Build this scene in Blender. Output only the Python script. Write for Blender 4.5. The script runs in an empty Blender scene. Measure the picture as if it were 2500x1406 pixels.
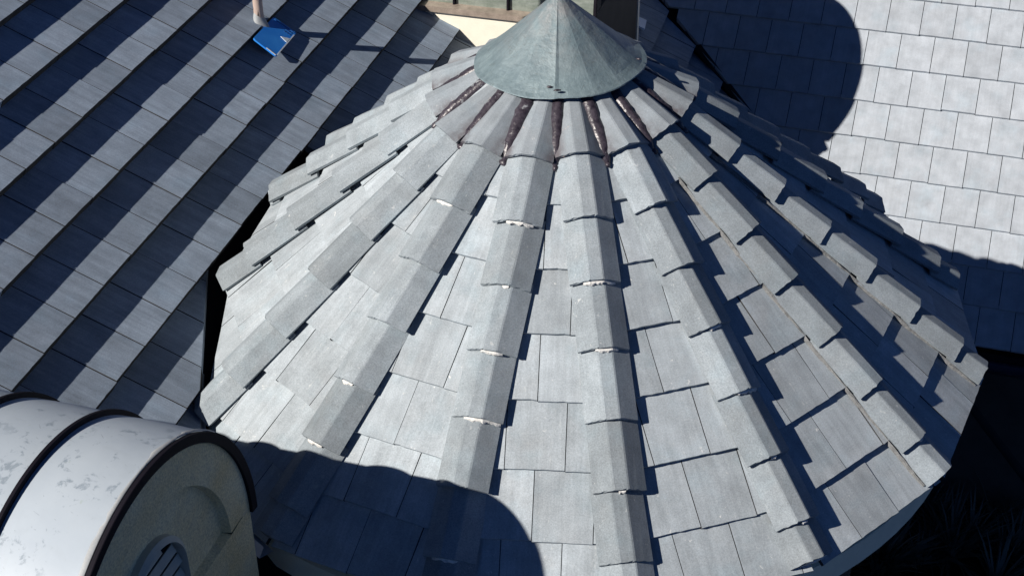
import bpy, bmesh, math, random
import numpy as np
from mathutils import Matrix, Vector

# ------------------------------------------------------------------ camera, sky, sun, exposure
U = 0.35                                   # one roof-tile exposure, in metres; all code below counts in exposures
scene = bpy.context.scene
col = scene.collection

def look_axes(yaw, pitch, roll):
    f = np.array([math.sin(yaw)*math.cos(pitch), math.cos(yaw)*math.cos(pitch), -math.sin(pitch)])
    r = np.array([math.cos(yaw), -math.sin(yaw), 0.0]); u = np.cross(r, f)
    return math.cos(roll)*r+math.sin(roll)*u, -math.sin(roll)*r+math.cos(roll)*u, f

CAM = np.array([0.0600, -21.8121, 9.4535])
cr, cu, cf = look_axes(-0.04019, 0.59307, -0.00943)
FPX = 3701.2                               # focal length in pixels of a 2500-pixel-wide picture
cam_data = bpy.data.cameras.new('camera')
cam_data.sensor_fit = 'HORIZONTAL'; cam_data.sensor_width = 36.0
cam_data.lens = FPX/2500.0*36.0
cam_data.clip_start = 0.05; cam_data.clip_end = 2000.0
cam_obj = bpy.data.objects.new('camera', cam_data); col.objects.link(cam_obj)
Mc = Matrix(((cr[0], cu[0], -cf[0], CAM[0]*U), (cr[1], cu[1], -cf[1], CAM[1]*U), (cr[2], cu[2], -cf[2], CAM[2]*U), (0, 0, 0, 1)))
cam_obj.matrix_world = Mc
scene.camera = cam_obj

SUN_AZ, SUN_EL = math.radians(-58.0), math.radians(34.9)
SUN = np.array([math.sin(SUN_AZ)*math.cos(SUN_EL), -math.cos(SUN_AZ)*math.cos(SUN_EL), math.sin(SUN_EL)])
world = bpy.data.worlds.new('World'); scene.world = world; world.use_nodes = True
wn = world.node_tree.nodes; wl = world.node_tree.links
sky = wn.new('ShaderNodeTexSky'); sky.sky_type = 'NISHITA'; sky.sun_disc = False
sky.sun_elevation = SUN_EL; sky.sun_rotation = math.atan2(SUN[0], SUN[1])
sky.air_density = 0.2; sky.dust_density = 0.0; sky.ozone_density = 10.0
bg = wn['Background']; bg.inputs['Strength'].default_value = 0.075
wl.new(sky.outputs['Color'], bg.inputs['Color'])
sun_data = bpy.data.lights.new('sun', 'SUN'); sun_data.energy = 5.0; sun_data.angle = math.radians(0.5)
sun_data.color = (1.0, 0.930, 0.850)
sun_obj = bpy.data.objects.new('sun', sun_data); col.objects.link(sun_obj)
sun_obj.rotation_euler = Vector((-SUN[0], -SUN[1], -SUN[2])).to_track_quat('-Z', 'Y').to_euler()
sun_obj.location = (-20, -20, 30)
scene.view_settings.view_transform = 'Standard'; scene.view_settings.look = 'None'
scene.view_settings.exposure = 0.4; scene.view_settings.gamma = 1.0
scene.view_settings.use_curve_mapping = False
scene.render.engine = 'CYCLES'
scene.cycles.max_bounces = 4

rng = random.Random(7)

def project(P):
    q = np.asarray(P, float)-CAM
    z = q@cf
    return 1250+FPX*(q@cr)/z, 703-FPX*(q@cu)/z
def ray(u, v):
    r = cr*(u-1250)/FPX-cu*(v-703)/FPX+cf
    return r/np.linalg.norm(r)
def arr(*a): return np.array(a, float)

# ------------------------------------------------------------------ materials
def new_mat(name):
    m = bpy.data.materials.new(name); m.use_nodes = True
    return m, m.node_tree.nodes, m.node_tree.links, m.node_tree.nodes['Principled BSDF']
def math_node(n, l, op, a, b=None, clamp=False):
    x = n.new('ShaderNodeMath'); x.operation = op; x.use_clamp = clamp
    for i, v in enumerate((a, b)):
        if v is None: continue
        if isinstance(v, (int, float)): x.inputs[i].default_value = v
        else: l.new(v, x.inputs[i])
    return x.outputs[0]
def noise(n, l, vec, scale, detail=4, rough=0.55, dist=0.0):
    x = n.new('ShaderNodeTexNoise'); x.inputs['Scale'].default_value = scale; x.inputs['Detail'].default_value = detail
    x.inputs['Roughness'].default_value = rough; x.inputs['Distortion'].default_value = dist
    l.new(vec, x.inputs['Vector']); return x.outputs['Fac']
def ramp(n, l, fac, p0, p1, c0=0.0, c1=1.0):
    x = n.new('ShaderNodeMapRange'); x.inputs['From Min'].default_value = p0; x.inputs['From Max'].default_value = p1
    x.inputs['To Min'].default_value = c0; x.inputs['To Max'].default_value = c1; x.clamp = True
    l.new(fac, x.inputs['Value']); return x.outputs['Result']
def mix(n, l, fac, a, b, blend='MIX'):
    x = n.new('ShaderNodeMix'); x.data_type = 'RGBA'; x.blend_type = blend
    if isinstance(fac, (int, float)): x.inputs[0].default_value = fac
    else: l.new(fac, x.inputs[0])
    for s, v in ((6, a), (7, b)):
        if isinstance(v, tuple): x.inputs[s].default_value = (*v, 1)
        else: l.new(v, x.inputs[s])
    return x.outputs[2]
def scaled(n, l, vec, sc):
    x = n.new('ShaderNodeVectorMath'); x.operation = 'MULTIPLY'; x.inputs[1].default_value = sc
    l.new(vec, x.inputs[0]); return x.outputs[0]
def obj_coords(n, l, spread=40.0):
    tc = n.new('ShaderNodeTexCoord'); oi = n.new('ShaderNodeObjectInfo')
    sc = n.new('ShaderNodeVectorMath'); sc.operation = 'SCALE'; sc.inputs[0].default_value = (1.0, 0.37, 0.61)
    sc.inputs['Scale'].default_value = spread
    mul = math_node(n, l, 'MULTIPLY', oi.outputs['Random'], spread); l.new(mul, sc.inputs['Scale'])
    ad = n.new('ShaderNodeVectorMath'); ad.operation = 'ADD'
    l.new(tc.outputs['Object'], ad.inputs[0]); l.new(sc.outputs[0], ad.inputs[1])
    return ad.outputs[0], oi.outputs['Random'], tc.outputs['Object']
def bump(n, l, bsdf, fac, strength, dist=0.01):
    b = n.new('ShaderNodeBump'); b.inputs['Strength'].default_value = strength; b.inputs['Distance'].default_value = dist
    l.new(fac, b.inputs['Height']); l.new(b.outputs[0], bsdf.inputs['Normal'])

def tile_material(name, base, var=0.10, streak=0.16, speck=0.5, grain=0.16, lichen=0.25, rough=0.85):
    m, n, l, b = new_mat(name)
    vec, rnd, _ = obj_coords(n, l)
    mott = noise(n, l, vec, 7.0, 4, 0.62)
    strk = noise(n, l, scaled(n, l, vec, (60.0, 3.0, 6.0)), 1.0, 4, 0.6)
    gr = noise(n, l, vec, 130.0, 3, 0.85)
    v1 = ramp(n, l, mott, 0.25, 0.75, 0.80, 1.15)
    broad = noise(n, l, scaled(n, l, vec, (20.0, 1.6, 4.0)), 1.0, 3, 0.55)
    v2 = ramp(n, l, strk, 0.28, 0.72, 1.0-streak, 1.0+streak*0.6)
    v3 = ramp(n, l, gr, 0.25, 0.75, 1.0-grain, 1.0+grain)
    v4 = math_node(n, l, 'MULTIPLY', ramp(n, l, rnd, 0.0, 1.0, 1.0-var, 1.0+var), ramp(n, l, broad, 0.32, 0.68, 1.0-streak*0.8, 1.0+streak*0.7))
    k = math_node(n, l, 'MULTIPLY', math_node(n, l, 'MULTIPLY', v1, v2), math_node(n, l, 'MULTIPLY', v3, v4))
    warm = ramp(n, l, noise(n, l, vec, 4.0, 3), 0.50, 0.75, 0.0, lichen)
    tint = mix(n, l, warm, base, (base[0]*1.10, base[1]*1.0, base[2]*0.92))
    cool = ramp(n, l, noise(n, l, vec, 5.3, 3), 0.52, 0.78, 0.0, 0.5)
    tint = mix(n, l, cool, tint, (base[0]*0.90, base[1]*1.02, base[2]*1.06))
    c = n.new('ShaderNodeVectorMath'); c.operation = 'SCALE'; l.new(tint, c.inputs[0]); l.new(k, c.inputs['Scale'])
    sp = noise(n, l, scaled(n, l, vec, (1.0, 0.7, 1.0)), 42.0, 3, 0.6, 0.6)
    spm = math_node(n, l, 'MULTIPLY', ramp(n, l, sp, 0.66, 0.72), ramp(n, l, noise(n, l, vec, 6.0, 2), 0.48, 0.60, 0.0, speck))
    # faint runs of lime washed down the slope
    run = noise(n, l, scaled(n, l, vec, (34.0, 2.2, 8.0)), 1.0, 4, 0.7, 0.5)
    runm = math_node(n, l, 'MULTIPLY', ramp(n, l, run, 0.61, 0.68), ramp(n, l, noise(n, l, vec, 22.0, 4, 0.7), 0.5, 0.62, 0.0, speck*0.5))
    spm = math_node(n, l, 'MAXIMUM', spm, runm)
    cc = mix(n, l, spm, c.outputs[0], (0.62, 0.64, 0.63))
    l.new(cc, b.inputs['Base Color']); b.inputs['Roughness'].default_value = rough
    b.inputs['Specular IOR Level'].default_value = 0.25
    hh = math_node(n, l, 'ADD', math_node(n, l, 'MULTIPLY', gr, 0.5), math_node(n, l, 'MULTIPLY', mott, 0.6))
    bump(n, l, b, hh, 0.35, 0.004)
    return m

def plain_material(name, base, rough=0.7, nscale=8.0, amount=0.15, metallic=0.0, bumps=0.2, fine=120.0, spec=0.4):
    m, n, l, b = new_mat(name)
    vec, rnd, _ = obj_coords(n, l, 10.0)
    a = noise(n, l, vec, nscale, 6, 0.6); f = noise(n, l, vec, fine, 3, 0.7)
    k = math_node(n, l, 'MULTIPLY', ramp(n, l, a, 0.25, 0.75, 1-amount, 1+amount), ramp(n, l, f, 0.25, 0.75, 1-amount*0.6, 1+amount*0.6))
    c = n.new('ShaderNodeVectorMath'); c.operation = 'SCALE'; c.inputs[0].default_value = base; l.new(k, c.inputs['Scale'])
    l.new(c.outputs[0], b.inputs['Base Color']); b.inputs['Roughness'].default_value = rough; b.inputs['Metallic'].default_value = metallic
    b.inputs['Specular IOR Level'].default_value = spec
    bump(n, l, b, f, bumps, 0.004)
    return m

M = {}
M['tile_tower'] = tile_material('grey concrete roof tile', (0.345, 0.388, 0.420), var=0.13, streak=0.10, speck=0.85, grain=0.26)
M['tile_hip'] = tile_material('grey concrete hip tile', (0.248, 0.284, 0.310), var=0.17, streak=0.06, speck=0.5, grain=0.34)
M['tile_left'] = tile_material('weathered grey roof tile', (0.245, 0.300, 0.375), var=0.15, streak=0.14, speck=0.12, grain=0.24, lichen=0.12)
M['tile_right'] = tile_material('pale grey roof tile', (0.365, 0.402, 0.445), var=0.04, streak=0.05, speck=0.03, grain=0.10, lichen=0.12)
M['deck'] = plain_material('bituminous underlay', (0.012, 0.012, 0.015), 0.95, 3, 0.3, spec=0.1)
M['joint_shade'] = plain_material('grimy joints and butt shade', (0.05, 0.05, 0.05), 0.95, 20, 0.3, spec=0.1)  # dirt on side joints; on main-roof butts it paints a dark shade line
M['mortar'] = plain_material('white lime mortar', (0.60, 0.60, 0.58), 0.9, 30, 0.25, bumps=0.8, fine=60)
M['gritty'] = plain_material('buff bedding mortar', (0.175, 0.18, 0.18), 0.95, 40, 0.35, bumps=0.9, fine=90)
M['black_metal'] = plain_material('black painted metal', (0.007, 0.006, 0.011), 0.75, 6, 0.3, spec=0.15)
M['slate_metal'] = plain_material('dark lead flashing', (0.02, 0.022, 0.026), 0.7, 6, 0.3)
M['cream'] = plain_material('cream render', (0.82, 0.78, 0.66), 0.9, 5, 0.08, bumps=0.5, fine=160)
M['cornice'] = plain_material('pale warm render', (0.86, 0.80, 0.60), 0.9, 5, 0.1, bumps=0.5, fine=160)
M['shade_dark_wall'] = plain_material('shade-darkened stucco', (0.05, 0.045, 0.04), 0.95, 5, 0.2)  # wall colour darkened to stand in for the shade on these walls
M['brown_metal'] = plain_material('tarnished copper edge', (0.36, 0.30, 0.25), 0.5, 14, 0.35, 0.3)
M['gutter'] = plain_material('dark gutter metal', (0.03, 0.035, 0.06), 0.35, 6, 0.2, 0.4)
M['white_metal'] = plain_material('white metal flashing', (0.78, 0.78, 0.80), 0.6, 6, 0.06)
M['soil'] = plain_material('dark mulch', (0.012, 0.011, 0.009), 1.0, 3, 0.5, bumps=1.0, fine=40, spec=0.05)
M['pale_sheet'] = plain_material('pale blue sheet metal', (0.40, 0.52, 0.72), 0.4, 6, 0.05)
M['boot'] = plain_material('pale grey pipe boot', (0.34, 0.36, 0.37), 0.6, 18, 0.15)

def stucco_material():
    m, n, l, b = new_mat('weathered ochre stucco')
    vec, rnd, oc = obj_coords(n, l, 5.0)
    a = noise(n, l, vec, 2.6, 5, 0.6); f = noise(n, l, vec, 90.0, 4, 0.8); d = noise(n, l, vec, 9.0, 5, 0.65)
    c = mix(n, l, ramp(n, l, a, 0.35, 0.7), (0.88, 0.80, 0.54), (0.84, 0.66, 0.34))
    c = mix(n, l, ramp(n, l, d, 0.55, 0.8, 0, 0.5), c, (0.40, 0.39, 0.33))
    k = ramp(n, l, f, 0.3, 0.7, 0.62, 1.2)
    s = n.new('ShaderNodeVectorMath'); s.operation = 'SCALE'; l.new(c, s.inputs[0]); l.new(k, s.inputs['Scale'])
    l.new(s.outputs[0], b.inputs['Base Color']); b.inputs['Roughness'].default_value = 0.95
    b.inputs['Specular IOR Level'].default_value = 0.1
    bump(n, l, b, f, 0.9, 0.006)
    return m
M['stucco'] = stucco_material()

def copper_material():
    m, n, l, b = new_mat('verdigris copper')
    vec, rnd, oc = obj_coords(n, l, 0.0)
    a = noise(n, l, vec, 5.0, 6, 0.62, 0.4); f = noise(n, l, vec, 60.0, 5, 0.7); d = noise(n, l, vec, 2.0, 4, 0.6)
    c = mix(n, l, ramp(n, l, a, 0.38, 0.62), (0.125, 0.176, 0.198), (0.200, 0.264, 0.284))
    # browner metal towards the tip where the patina has worn
    sx = n.new('ShaderNodeSeparateXYZ'); l.new(oc, sx.inputs[0])
    up = math_node(n, l, 'MULTIPLY', ramp(n, l, sx.outputs[2], -0.25, 0.05, 0.0, 0.8), ramp(n, l, noise(n, l, vec, 7.0, 5, 0.7), 0.38, 0.62))
    c = mix(n, l, up, c, (0.235, 0.225, 0.222))
    pk = math_node(n, l, 'MULTIPLY', ramp(n, l, noise(n, l, vec, 9.0, 5, 0.7, 0.5), 0.66, 0.72), ramp(n, l, d, 0.52, 0.6, 0, 0.5))
    c = mix(n, l, pk, c, (0.30, 0.19, 0.15))
    sp = ramp(n, l, noise(n, l, vec, 28.0, 5, 0.65), 0.70, 0.76, 0, 0.45)
    c = mix(n, l, sp, c, (0.55, 0.62, 0.62))
    # rain streaks running from the tip to the rim
    ang = math_node(n, l, 'ARCTAN2', sx.outputs[0], sx.outputs[1])
    cb = n.new('ShaderNodeCombineXYZ'); l.new(math_node(n, l, 'MULTIPLY', ang, 7.0), cb.inputs[0]); l.new(math_node(n, l, 'MULTIPLY', sx.outputs[2], 3.0), cb.inputs[1])
    stn = noise(n, l, cb.outputs[0], 1.6, 5, 0.7, 0.3)
    c = mix(n, l, ramp(n, l, stn, 0.50, 0.72, 0, 0.55), c, (0.105, 0.150, 0.168))
    c = mix(n, l, ramp(n, l, stn, 0.28, 0.42, 0.5, 0.0), c, (0.27, 0.34, 0.355))
    ln = noise(n, l, vec, 4.5, 3, 0.5, 1.6)
    line = ramp(n, l, math_node(n, l, 'ABSOLUTE', math_node(n, l, 'SUBTRACT', ln, 0.5)), 0.0, 0.008, 0.45, 0.0)
    c = mix(n, l, line, c, (0.10, 0.12, 0.12))
    k = ramp(n, l, f, 0.25, 0.75, 0.88, 1.12)
    s = n.new('ShaderNodeVectorMath'); s.operation = 'SCALE'; l.new(c, s.inputs[0]); l.new(k, s.inputs['Scale'])
    l.new(s.outputs[0], b.inputs['Base Color']); b.inputs['Roughness'].default_value = 0.55
    b.inputs['Metallic'].default_value = 0.15
    bump(n, l, b, math_node(n, l, 'ADD', a, math_node(n, l, 'MULTIPLY', f, 0.2)), 0.55, 0.02)
    return m
M['copper'] = copper_material()

def green_panel_material():
    m, n, l, b = new_mat('green grey weathered sheet')
    vec, rnd, oc = obj_coords(n, l, 5.0)
    a = noise(n, l, scaled(n, l, vec, (3.0, 3.0, 14.0)), 2.0, 5, 0.6); f = noise(n, l, vec, 40.0, 5, 0.7)
    c = mix(n, l, ramp(n, l, a, 0.3, 0.7), (0.17, 0.21, 0.18), (0.30, 0.34, 0.31))
    k = ramp(n, l, f, 0.3, 0.7, 0.85, 1.15)
    s = n.new('ShaderNodeVectorMath'); s.operation = 'SCALE'; l.new(c, s.inputs[0]); l.new(k, s.inputs['Scale'])
    l.new(s.outputs[0], b.inputs['Base Color']); b.inputs['Roughness'].default_value = 0.4; b.inputs['Metallic'].default_value = 0.2
    return m
M['green'] = green_panel_material()

def white_roof_material():
    m, n, l, b = new_mat('scuffed white roof paint')
    vec, rnd, oc = obj_coords(n, l, 6.0)
    a = noise(n, l, vec, 2.5, 5, 0.6)
    c = mix(n, l, ramp(n, l, a, 0.3, 0.7), (0.375, 0.435, 0.495), (0.43, 0.49, 0.545))
    zone = ramp(n, l, noise(n, l, vec, 2.0, 2, 0.5), 0.44, 0.52)
    # dried leaf smears: sharp-edged blots, and thin straight scratches in two directions
    bl = math_node(n, l, 'MULTIPLY', ramp(n, l, noise(n, l, vec, 13.0, 6, 0.68, 0.35), 0.56, 0.63, 0, 0.9), zone)
    c = mix(n, l, bl, c, (0.235, 0.285, 0.335))
    for rot, sc in ((0.5, (70.0, 5.0, 70.0)), (-0.9, (6.0, 80.0, 60.0))):
        mp = n.new('ShaderNodeVectorRotate'); mp.inputs['Angle'].default_value = rot; mp.inputs['Axis'].default_value = (0.3, 0.5, 0.8); l.new(vec, mp.inputs['Vector'])
        sn = noise(n, l, scaled(n, l, mp.outputs[0], sc), 1.0, 2, 0.5, 0.3)
        c = mix(n, l, math_node(n, l, 'MULTIPLY', ramp(n, l, sn, 0.70, 0.74, 0, 0.6), zone), c, (0.24, 0.28, 0.32))
    st = noise(n, l, scaled(n, l, vec, (3.0, 3.0, 3.0)), 1.4, 6, 0.7, 0.8)
    c = mix(n, l, ramp(n, l, st, 0.54, 0.75, 0, 0.45), c, (0.34, 0.39, 0.43))
    dots = ramp(n, l, noise(n, l, vec, 24.0, 2, 0.5), 0.745, 0.76, 0, 0.5)
    c = mix(n, l, dots, c, (0.35, 0.42, 0.40))
    l.new(c, b.inputs['Base Color']); b.inputs['Roughness'].default_value = 0.55
    bump(n, l, b, noise(n, l, vec, 5.0, 3), 0.25, 0.01)
    return m
M['white_roof'] = white_roof_material()

def tar_material():
    m, n, l, b = new_mat('old roofing tar')
    vec, rnd, oc = obj_coords(n, l, 8.0)
    a = noise(n, l, vec, 30.0, 6, 0.7); f = noise(n, l, vec, 110.0, 4, 0.7)
    c = mix(n, l, ramp(n, l, a, 0.35, 0.7), (0.018, 0.014, 0.022), (0.070, 0.060, 0.075))
    c = mix(n, l, ramp(n, l, noise(n, l, vec, 14.0, 5, 0.65), 0.60, 0.68, 0, 0.8), c, (0.34, 0.36, 0.38))
    c = mix(n, l, ramp(n, l, noise(n, l, vec, 11.0, 4, 0.6, 0.8), 0.68, 0.74, 0, 0.8), c, (0.45, 0.29, 0.24))
    l.new(c, b.inputs['Base Color']); b.inputs['Roughness'].default_value = 0.36
    bump(n, l, b, noise(n, l, vec, 22.0, 3, 0.5), 0.6, 0.012)
    return m
M['tar'] = tar_material()

def hip_stain_material():
    # hip tiles under the cap: same tile, brown tar smears and pink primer
    m = tile_material('tar-smeared hip tile', (0.245, 0.278, 0.306), var=0.08, streak=0.06, speck=0.4, grain=0.2)
    n = m.node_tree.nodes; l = m.node_tree.links; b = n['Principled BSDF']
    src = b.inputs['Base Color'].links[0].from_socket
    tc = n.new('ShaderNodeTexCoord'); sx = n.new('ShaderNodeSeparateXYZ'); l.new(tc.outputs['Object'], sx.inputs[0])
    side = math_node(n, l, 'ABSOLUTE', sx.outputs[0])
    edge = ramp(n, l, side, 0.065, 0.115)
    vec, rnd, oc = obj_coords(n, l)
    sm = math_node(n, l, 'MULTIPLY', edge, ramp(n, l, noise(n, l, vec, 12.0, 5, 0.65), 0.36, 0.58, 0.0, 0.8))
    c = mix(n, l, sm, src, (0.095, 0.078, 0.085))
    pk = math_node(n, l, 'MULTIPLY', ramp(n, l, side, 0.03, 0.07), ramp(n, l, noise(n, l, vec, 16.0, 5, 0.65, 0.7), 0.66, 0.70, 0.0, 0.8))
    c = mix(n, l, pk, c, (0.58, 0.42, 0.36))
    l.new(c, b.inputs['Base Color'])
    return m
M['tile_stain'] = hip_stain_material()

def pipe_material():
    m, n, l, b = new_mat('peeling pink pipe paint')
    vec, rnd, oc = obj_coords(n, l, 3.0)
    a = noise(n, l, scaled(n, l, vec, (1, 1, 0.35)), 28.0, 5, 0.65, 0.6)
    c = mix(n, l, ramp(n, l, a, 0.50, 0.56), (0.46, 0.36, 0.31), (0.07, 0.055, 0.05))
    l.new(c, b.inputs['Base Color']); b.inputs['Roughness'].default_value = 0.7
    return m
M['pipe'] = pipe_material()

def blue_material():
    m, n, l, b = new_mat('blue plastic sheet')
    vec, rnd, oc = obj_coords(n, l, 0.0)
    a = noise(n, l, vec, 6.0, 4, 0.6)
    c = mix(n, l, ramp(n, l, a, 0.35, 0.7), (0.012, 0.17, 0.60), (0.03, 0.24, 0.68))
    l.new(c, b.inputs['Base Color']); b.inputs['Roughness'].default_value = 0.45
    return m
M['blue'] = blue_material()
M['blue_edge'] = plain_material('scuffed pale edge', (0.55, 0.62, 0.66), 0.6, 20, 0.2)
M['blue_dark'] = plain_material('moulded blue slot', (0.02, 0.10, 0.30), 0.5, 20, 0.1)

def leaf_material():
    m, n, l, b = new_mat('dark spiky leaf')
    vec, rnd, oc = obj_coords(n, l, 3.0)
    c = mix(n, l, ramp(n, l, noise(n, l, vec, 9.0, 3), 0.3, 0.7), (0.035, 0.05, 0.04), (0.09, 0.11, 0.09))
    l.new(c, b.inputs['Base Color']); b.inputs['Roughness'].default_value = 0.5
    return m
M['leaf'] = leaf_material()

# ------------------------------------------------------------------ helpers
ROOT_LOC = {}
def frame(o, x, y, z):
    return Matrix(((x[0], y[0], z[0], o[0]), (x[1], y[1], z[1], o[1]), (x[2], y[2], z[2], o[2]), (0, 0, 0, 1)))
def tag(o, label=None, cat=None, group=None, kind=None):
    for k, v in (('label', label), ('category', cat), ('group', group), ('kind', kind)):
        if v: o[k] = v
    return o
def thing(name, loc, label, cat, group=None):
    o = bpy.data.objects.new(name, None); col.objects.link(o); o.location = Vector(loc)*U
    o.empty_display_size = 0.2
    ROOT_LOC[o.name] = Matrix.Translation(Vector(loc)*U)
    return tag(o, label, cat, group)
def mesh(name, verts, faces, mat, smooth=False):
    me = bpy.data.meshes.new(name)
    me.from_pydata([(v[0]*U, v[1]*U, v[2]*U) for v in verts], [], faces)
    if isinstance(mat, str): me.materials.append(M[mat])
    if smooth:
        for p in me.polygons: p.use_smooth = True
    me.update()
    return me
def place(name, me, parent=None, mw=None):
    o = bpy.data.objects.new(name, me); col.objects.link(o)
    w = Matrix.Identity(4) if mw is None else mw.copy()
    w.translation = w.translation*U
    if parent is not None:
        o.parent = parent; o.matrix_local = ROOT_LOC[parent.name].inverted() @ w
    else:
        o.matrix_local = w
    ROOT_LOC[o.name] = w
    return o
def recalc(me):
    b = bmesh.new(); b.from_mesh(me); bmesh.ops.recalc_face_normals(b, faces=b.faces); b.to_mesh(me); b.free(); return me
def clip_mesh(me, mw, planes):
    """Cut a local mesh by world planes (point, normal): keep the side the normal points to. mw is in units."""
    b = bmesh.new(); b.from_mesh(me); inv = mw.inverted()
    for p, nn in planes:
        lp = inv @ Vector(p); ln = (inv.to_3x3() @ Vector(nn)).normalized()
        geom = b.verts[:]+b.edges[:]+b.faces[:]
        r = bmesh.ops.bisect_plane(b, geom=geom, dist=1e-6, plane_co=lp*U, plane_no=ln, clear_inner=True)
        ed = [e for e in r['geom_cut'] if isinstance(e, bmesh.types.BMEdge)]
        if ed:
            try: bmesh.ops.holes_fill(b, edges=ed, sides=0)
            except Exception: pass
        if not b.verts: break
    ok = len(b.verts) > 3
    if ok:
        m2 = me.copy(); b.to_mesh(m2); b.free(); m2.update(); return m2
    b.free(); return None
def below(mw, me, p, nn):
    """min and max signed distance (units) of a mesh to a world plane"""
    nn = Vector(nn); p = Vector(p)
    ds = [(mw @ (v.co/U)-p).dot(nn) for v in me.vertices]
    return min(ds), max(ds)
def clip_poly(poly, a, b, c):
    """2D polygon clip: keep a*x+b*y<=c"""
    out = []
    for i in range(len(poly)):
        p, q = poly[i], poly[(i+1) % len(poly)]
        dp, dq = a*p[0]+b*p[1]-c, a*q[0]+b*q[1]-c
        if dp <= 0: out.append(p)
        if dp*dq < 0:
            t = dp/(dp-dq); out.append((p[0]+t*(q[0]-p[0]), p[1]+t*(q[1]-p[1])))
    return out
def ragged(poly, r, amp=0.006, step=0.11, y0=0.0):
    """subdivide the butt edge (y close to y0) of a tile outline and chip it slightly"""
    out = []
    for i in range(len(poly)):
        p, q = poly[i], poly[(i+1) % len(poly)]
        out.append(p)
        if abs(p[1]-y0) < 1e-4 and abs(q[1]-y0) < 1e-4 and abs(p[0]-q[0]) > step*1.5:
            k = int(abs(p[0]-q[0])/step)
            for j in range(1, k):
                t = (j+r.uniform(-.25, .25))/k
                out.append((p[0]+t*(q[0]-p[0]), y0-abs(r.gauss(0, amp))))
    return out
def slab(poly, th, undercut=0.0):
    n = len(poly)
    v = [(x, y, 0.0) for x, y in poly]+[(x, y-(undercut if y > -.05 else 0), -th) for x, y in poly]
    f = [tuple(range(n)), tuple(range(2*n-1, n-1, -1))]+[(i, n+i, n+(i+1) % n, (i+1) % n) for i in range(n)]
    return v, f
def box(v, f, x0, x1, y0, y1, z0, z1):
    b = len(v)
    v += [(x0, y0, z0), (x1, y0, z0), (x1, y1, z0), (x0, y1, z0), (x0, y0, z1), (x1, y0, z1), (x1, y1, z1), (x0, y1, z1)]
    f += [(b, b+3, b+2, b+1), (b+4, b+5, b+6, b+7), (b, b+1, b+5, b+4), (b+1, b+2, b+6, b+5), (b+2, b+3, b+7, b+6), (b+3, b, b+4, b+7)]
def lump(r, sx, sy, sz, rough=0.25, seg=10, rings=6):
    """an uneven dollop of mortar or tar"""
    v, f = [], []
    ph = [r.uniform(0, 6.28) for _ in range(4)]
    for i in range(rings+1):
        th = math.pi*i/rings
        for j in range(seg):
            a = 2*math.pi*j/seg
            k = 1+rough*(0.5*math.sin(2*a+ph[0]+th*2)+0.4*math.sin(3*a+ph[1]-th*3)+0.35*r.uniform(-1, 1))
            v.append((sx*math.sin(th)*math.cos(a)*k, sy*math.cos(th)*(1+rough*.3*math.sin(a+ph[2])), sz*math.sin(th)*math.sin(a)*k))
    for i in range(rings):
        for j in range(seg):
            f.append((i*seg+j, i*seg+(j+1) % seg, (i+1)*seg+(j+1) % seg, (i+1)*seg+j))
    return v, f
def unit(v): v = np.asarray(v, float); return v/np.linalg.norm(v)

# ------------------------------------------------------------------ the two big roof slopes
A_W = 0.85383                                # tile width over exposure
def slope_axes(az, sl):
    h = arr(math.cos(az), math.sin(az), 0)
    v = arr(math.sin(az)*math.cos(sl), -math.cos(az)*math.cos(sl), -math.sin(sl))
    return h, v, np.cross(v, h)*(1 if np.cross(v, h)[2] > 0 else -1)
LS = 1.075
LH, LV, LN = slope_axes(1.33844, 0.60263)
LO = CAM+LS*(arr(-8.39380, -0.37238, -1.15686)-CAM)
RH, RV, RN = slope_axes(-0.26554, 0.72714)
RO = arr(8.48334, 15.38719, -7.35546)
def hit(u, v, O, N):
    r = ray(u, v); t = N@(O-CAM)/(N@r); return CAM+t*r
def lift(P, O, N): return float(N@(np.asarray(P)-O))

# tower cone
SL, PHASE, S0 = 0.679504, 0.163792, 1.575782
DPHI = {-5: -.00695, -4: .00446, -3: .02114, -2: .01194, -1: .01159, 0: -.01447, 1: -.01992, 2: -.00663, 3: -.00115}
DS = {-5: -.040, -4: .015, -3: .074, -2: .069, -1: .048, 0: -.018, 1: -.027, 2: -.063, 3: -.059}
HIPS = list(range(-7, 9))
def hip_phi(k):
    kk = k if k in HIPS else (k-16 if k > 8 else k+16)
    return PHASE+2*math.pi/16*k+DPHI.get(kk, 0.0)
def hip_axes(k):
    p = hip_phi(k)
    d = arr(math.sin(p)*math.cos(SL), -math.cos(p)*math.cos(SL), -math.sin(SL))
    t = arr(math.cos(p), math.sin(p), 0)
    n = arr(math.sin(p)*math.sin(SL), -math.cos(p)*math.sin(SL), math.cos(SL))
    return d, t, n
def hip_point(k, s, side=0.0, up=0.0):
    d, t, n = hip_axes(k); return d*s+t*side+n*up
EAVE = 9.25
# the left flank of the cone stops short above the main roof: plane through three measured corners
pA, pB, pZ = hip_point(-4, 7.20, .38, .0), hip_point(-3, 8.40, .38, .0), hip_point(-5, 6.60, .38, .0)
CLN = unit(np.cross(pB-pA, pZ-pA)); CLN = CLN if CLN[2] > 0 else -CLN
CLP = pA
# ---- ground
GZ = -18.5
gv, gf = [], []
for i in range(41):
    for j in range(41):
        x, y = -300+15*i, -300+15*j
        gv.append((x, y, GZ))
for i in range(40):
    for j in range(40): gf.append((i*41+j, (i+1)*41+j, (i+1)*41+j+1, i*41+j+1))
tag(place('ground', mesh('ground', gv, gf, 'soil')), 'dark planted ground far below the roofs', None, None, 'structure')

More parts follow.
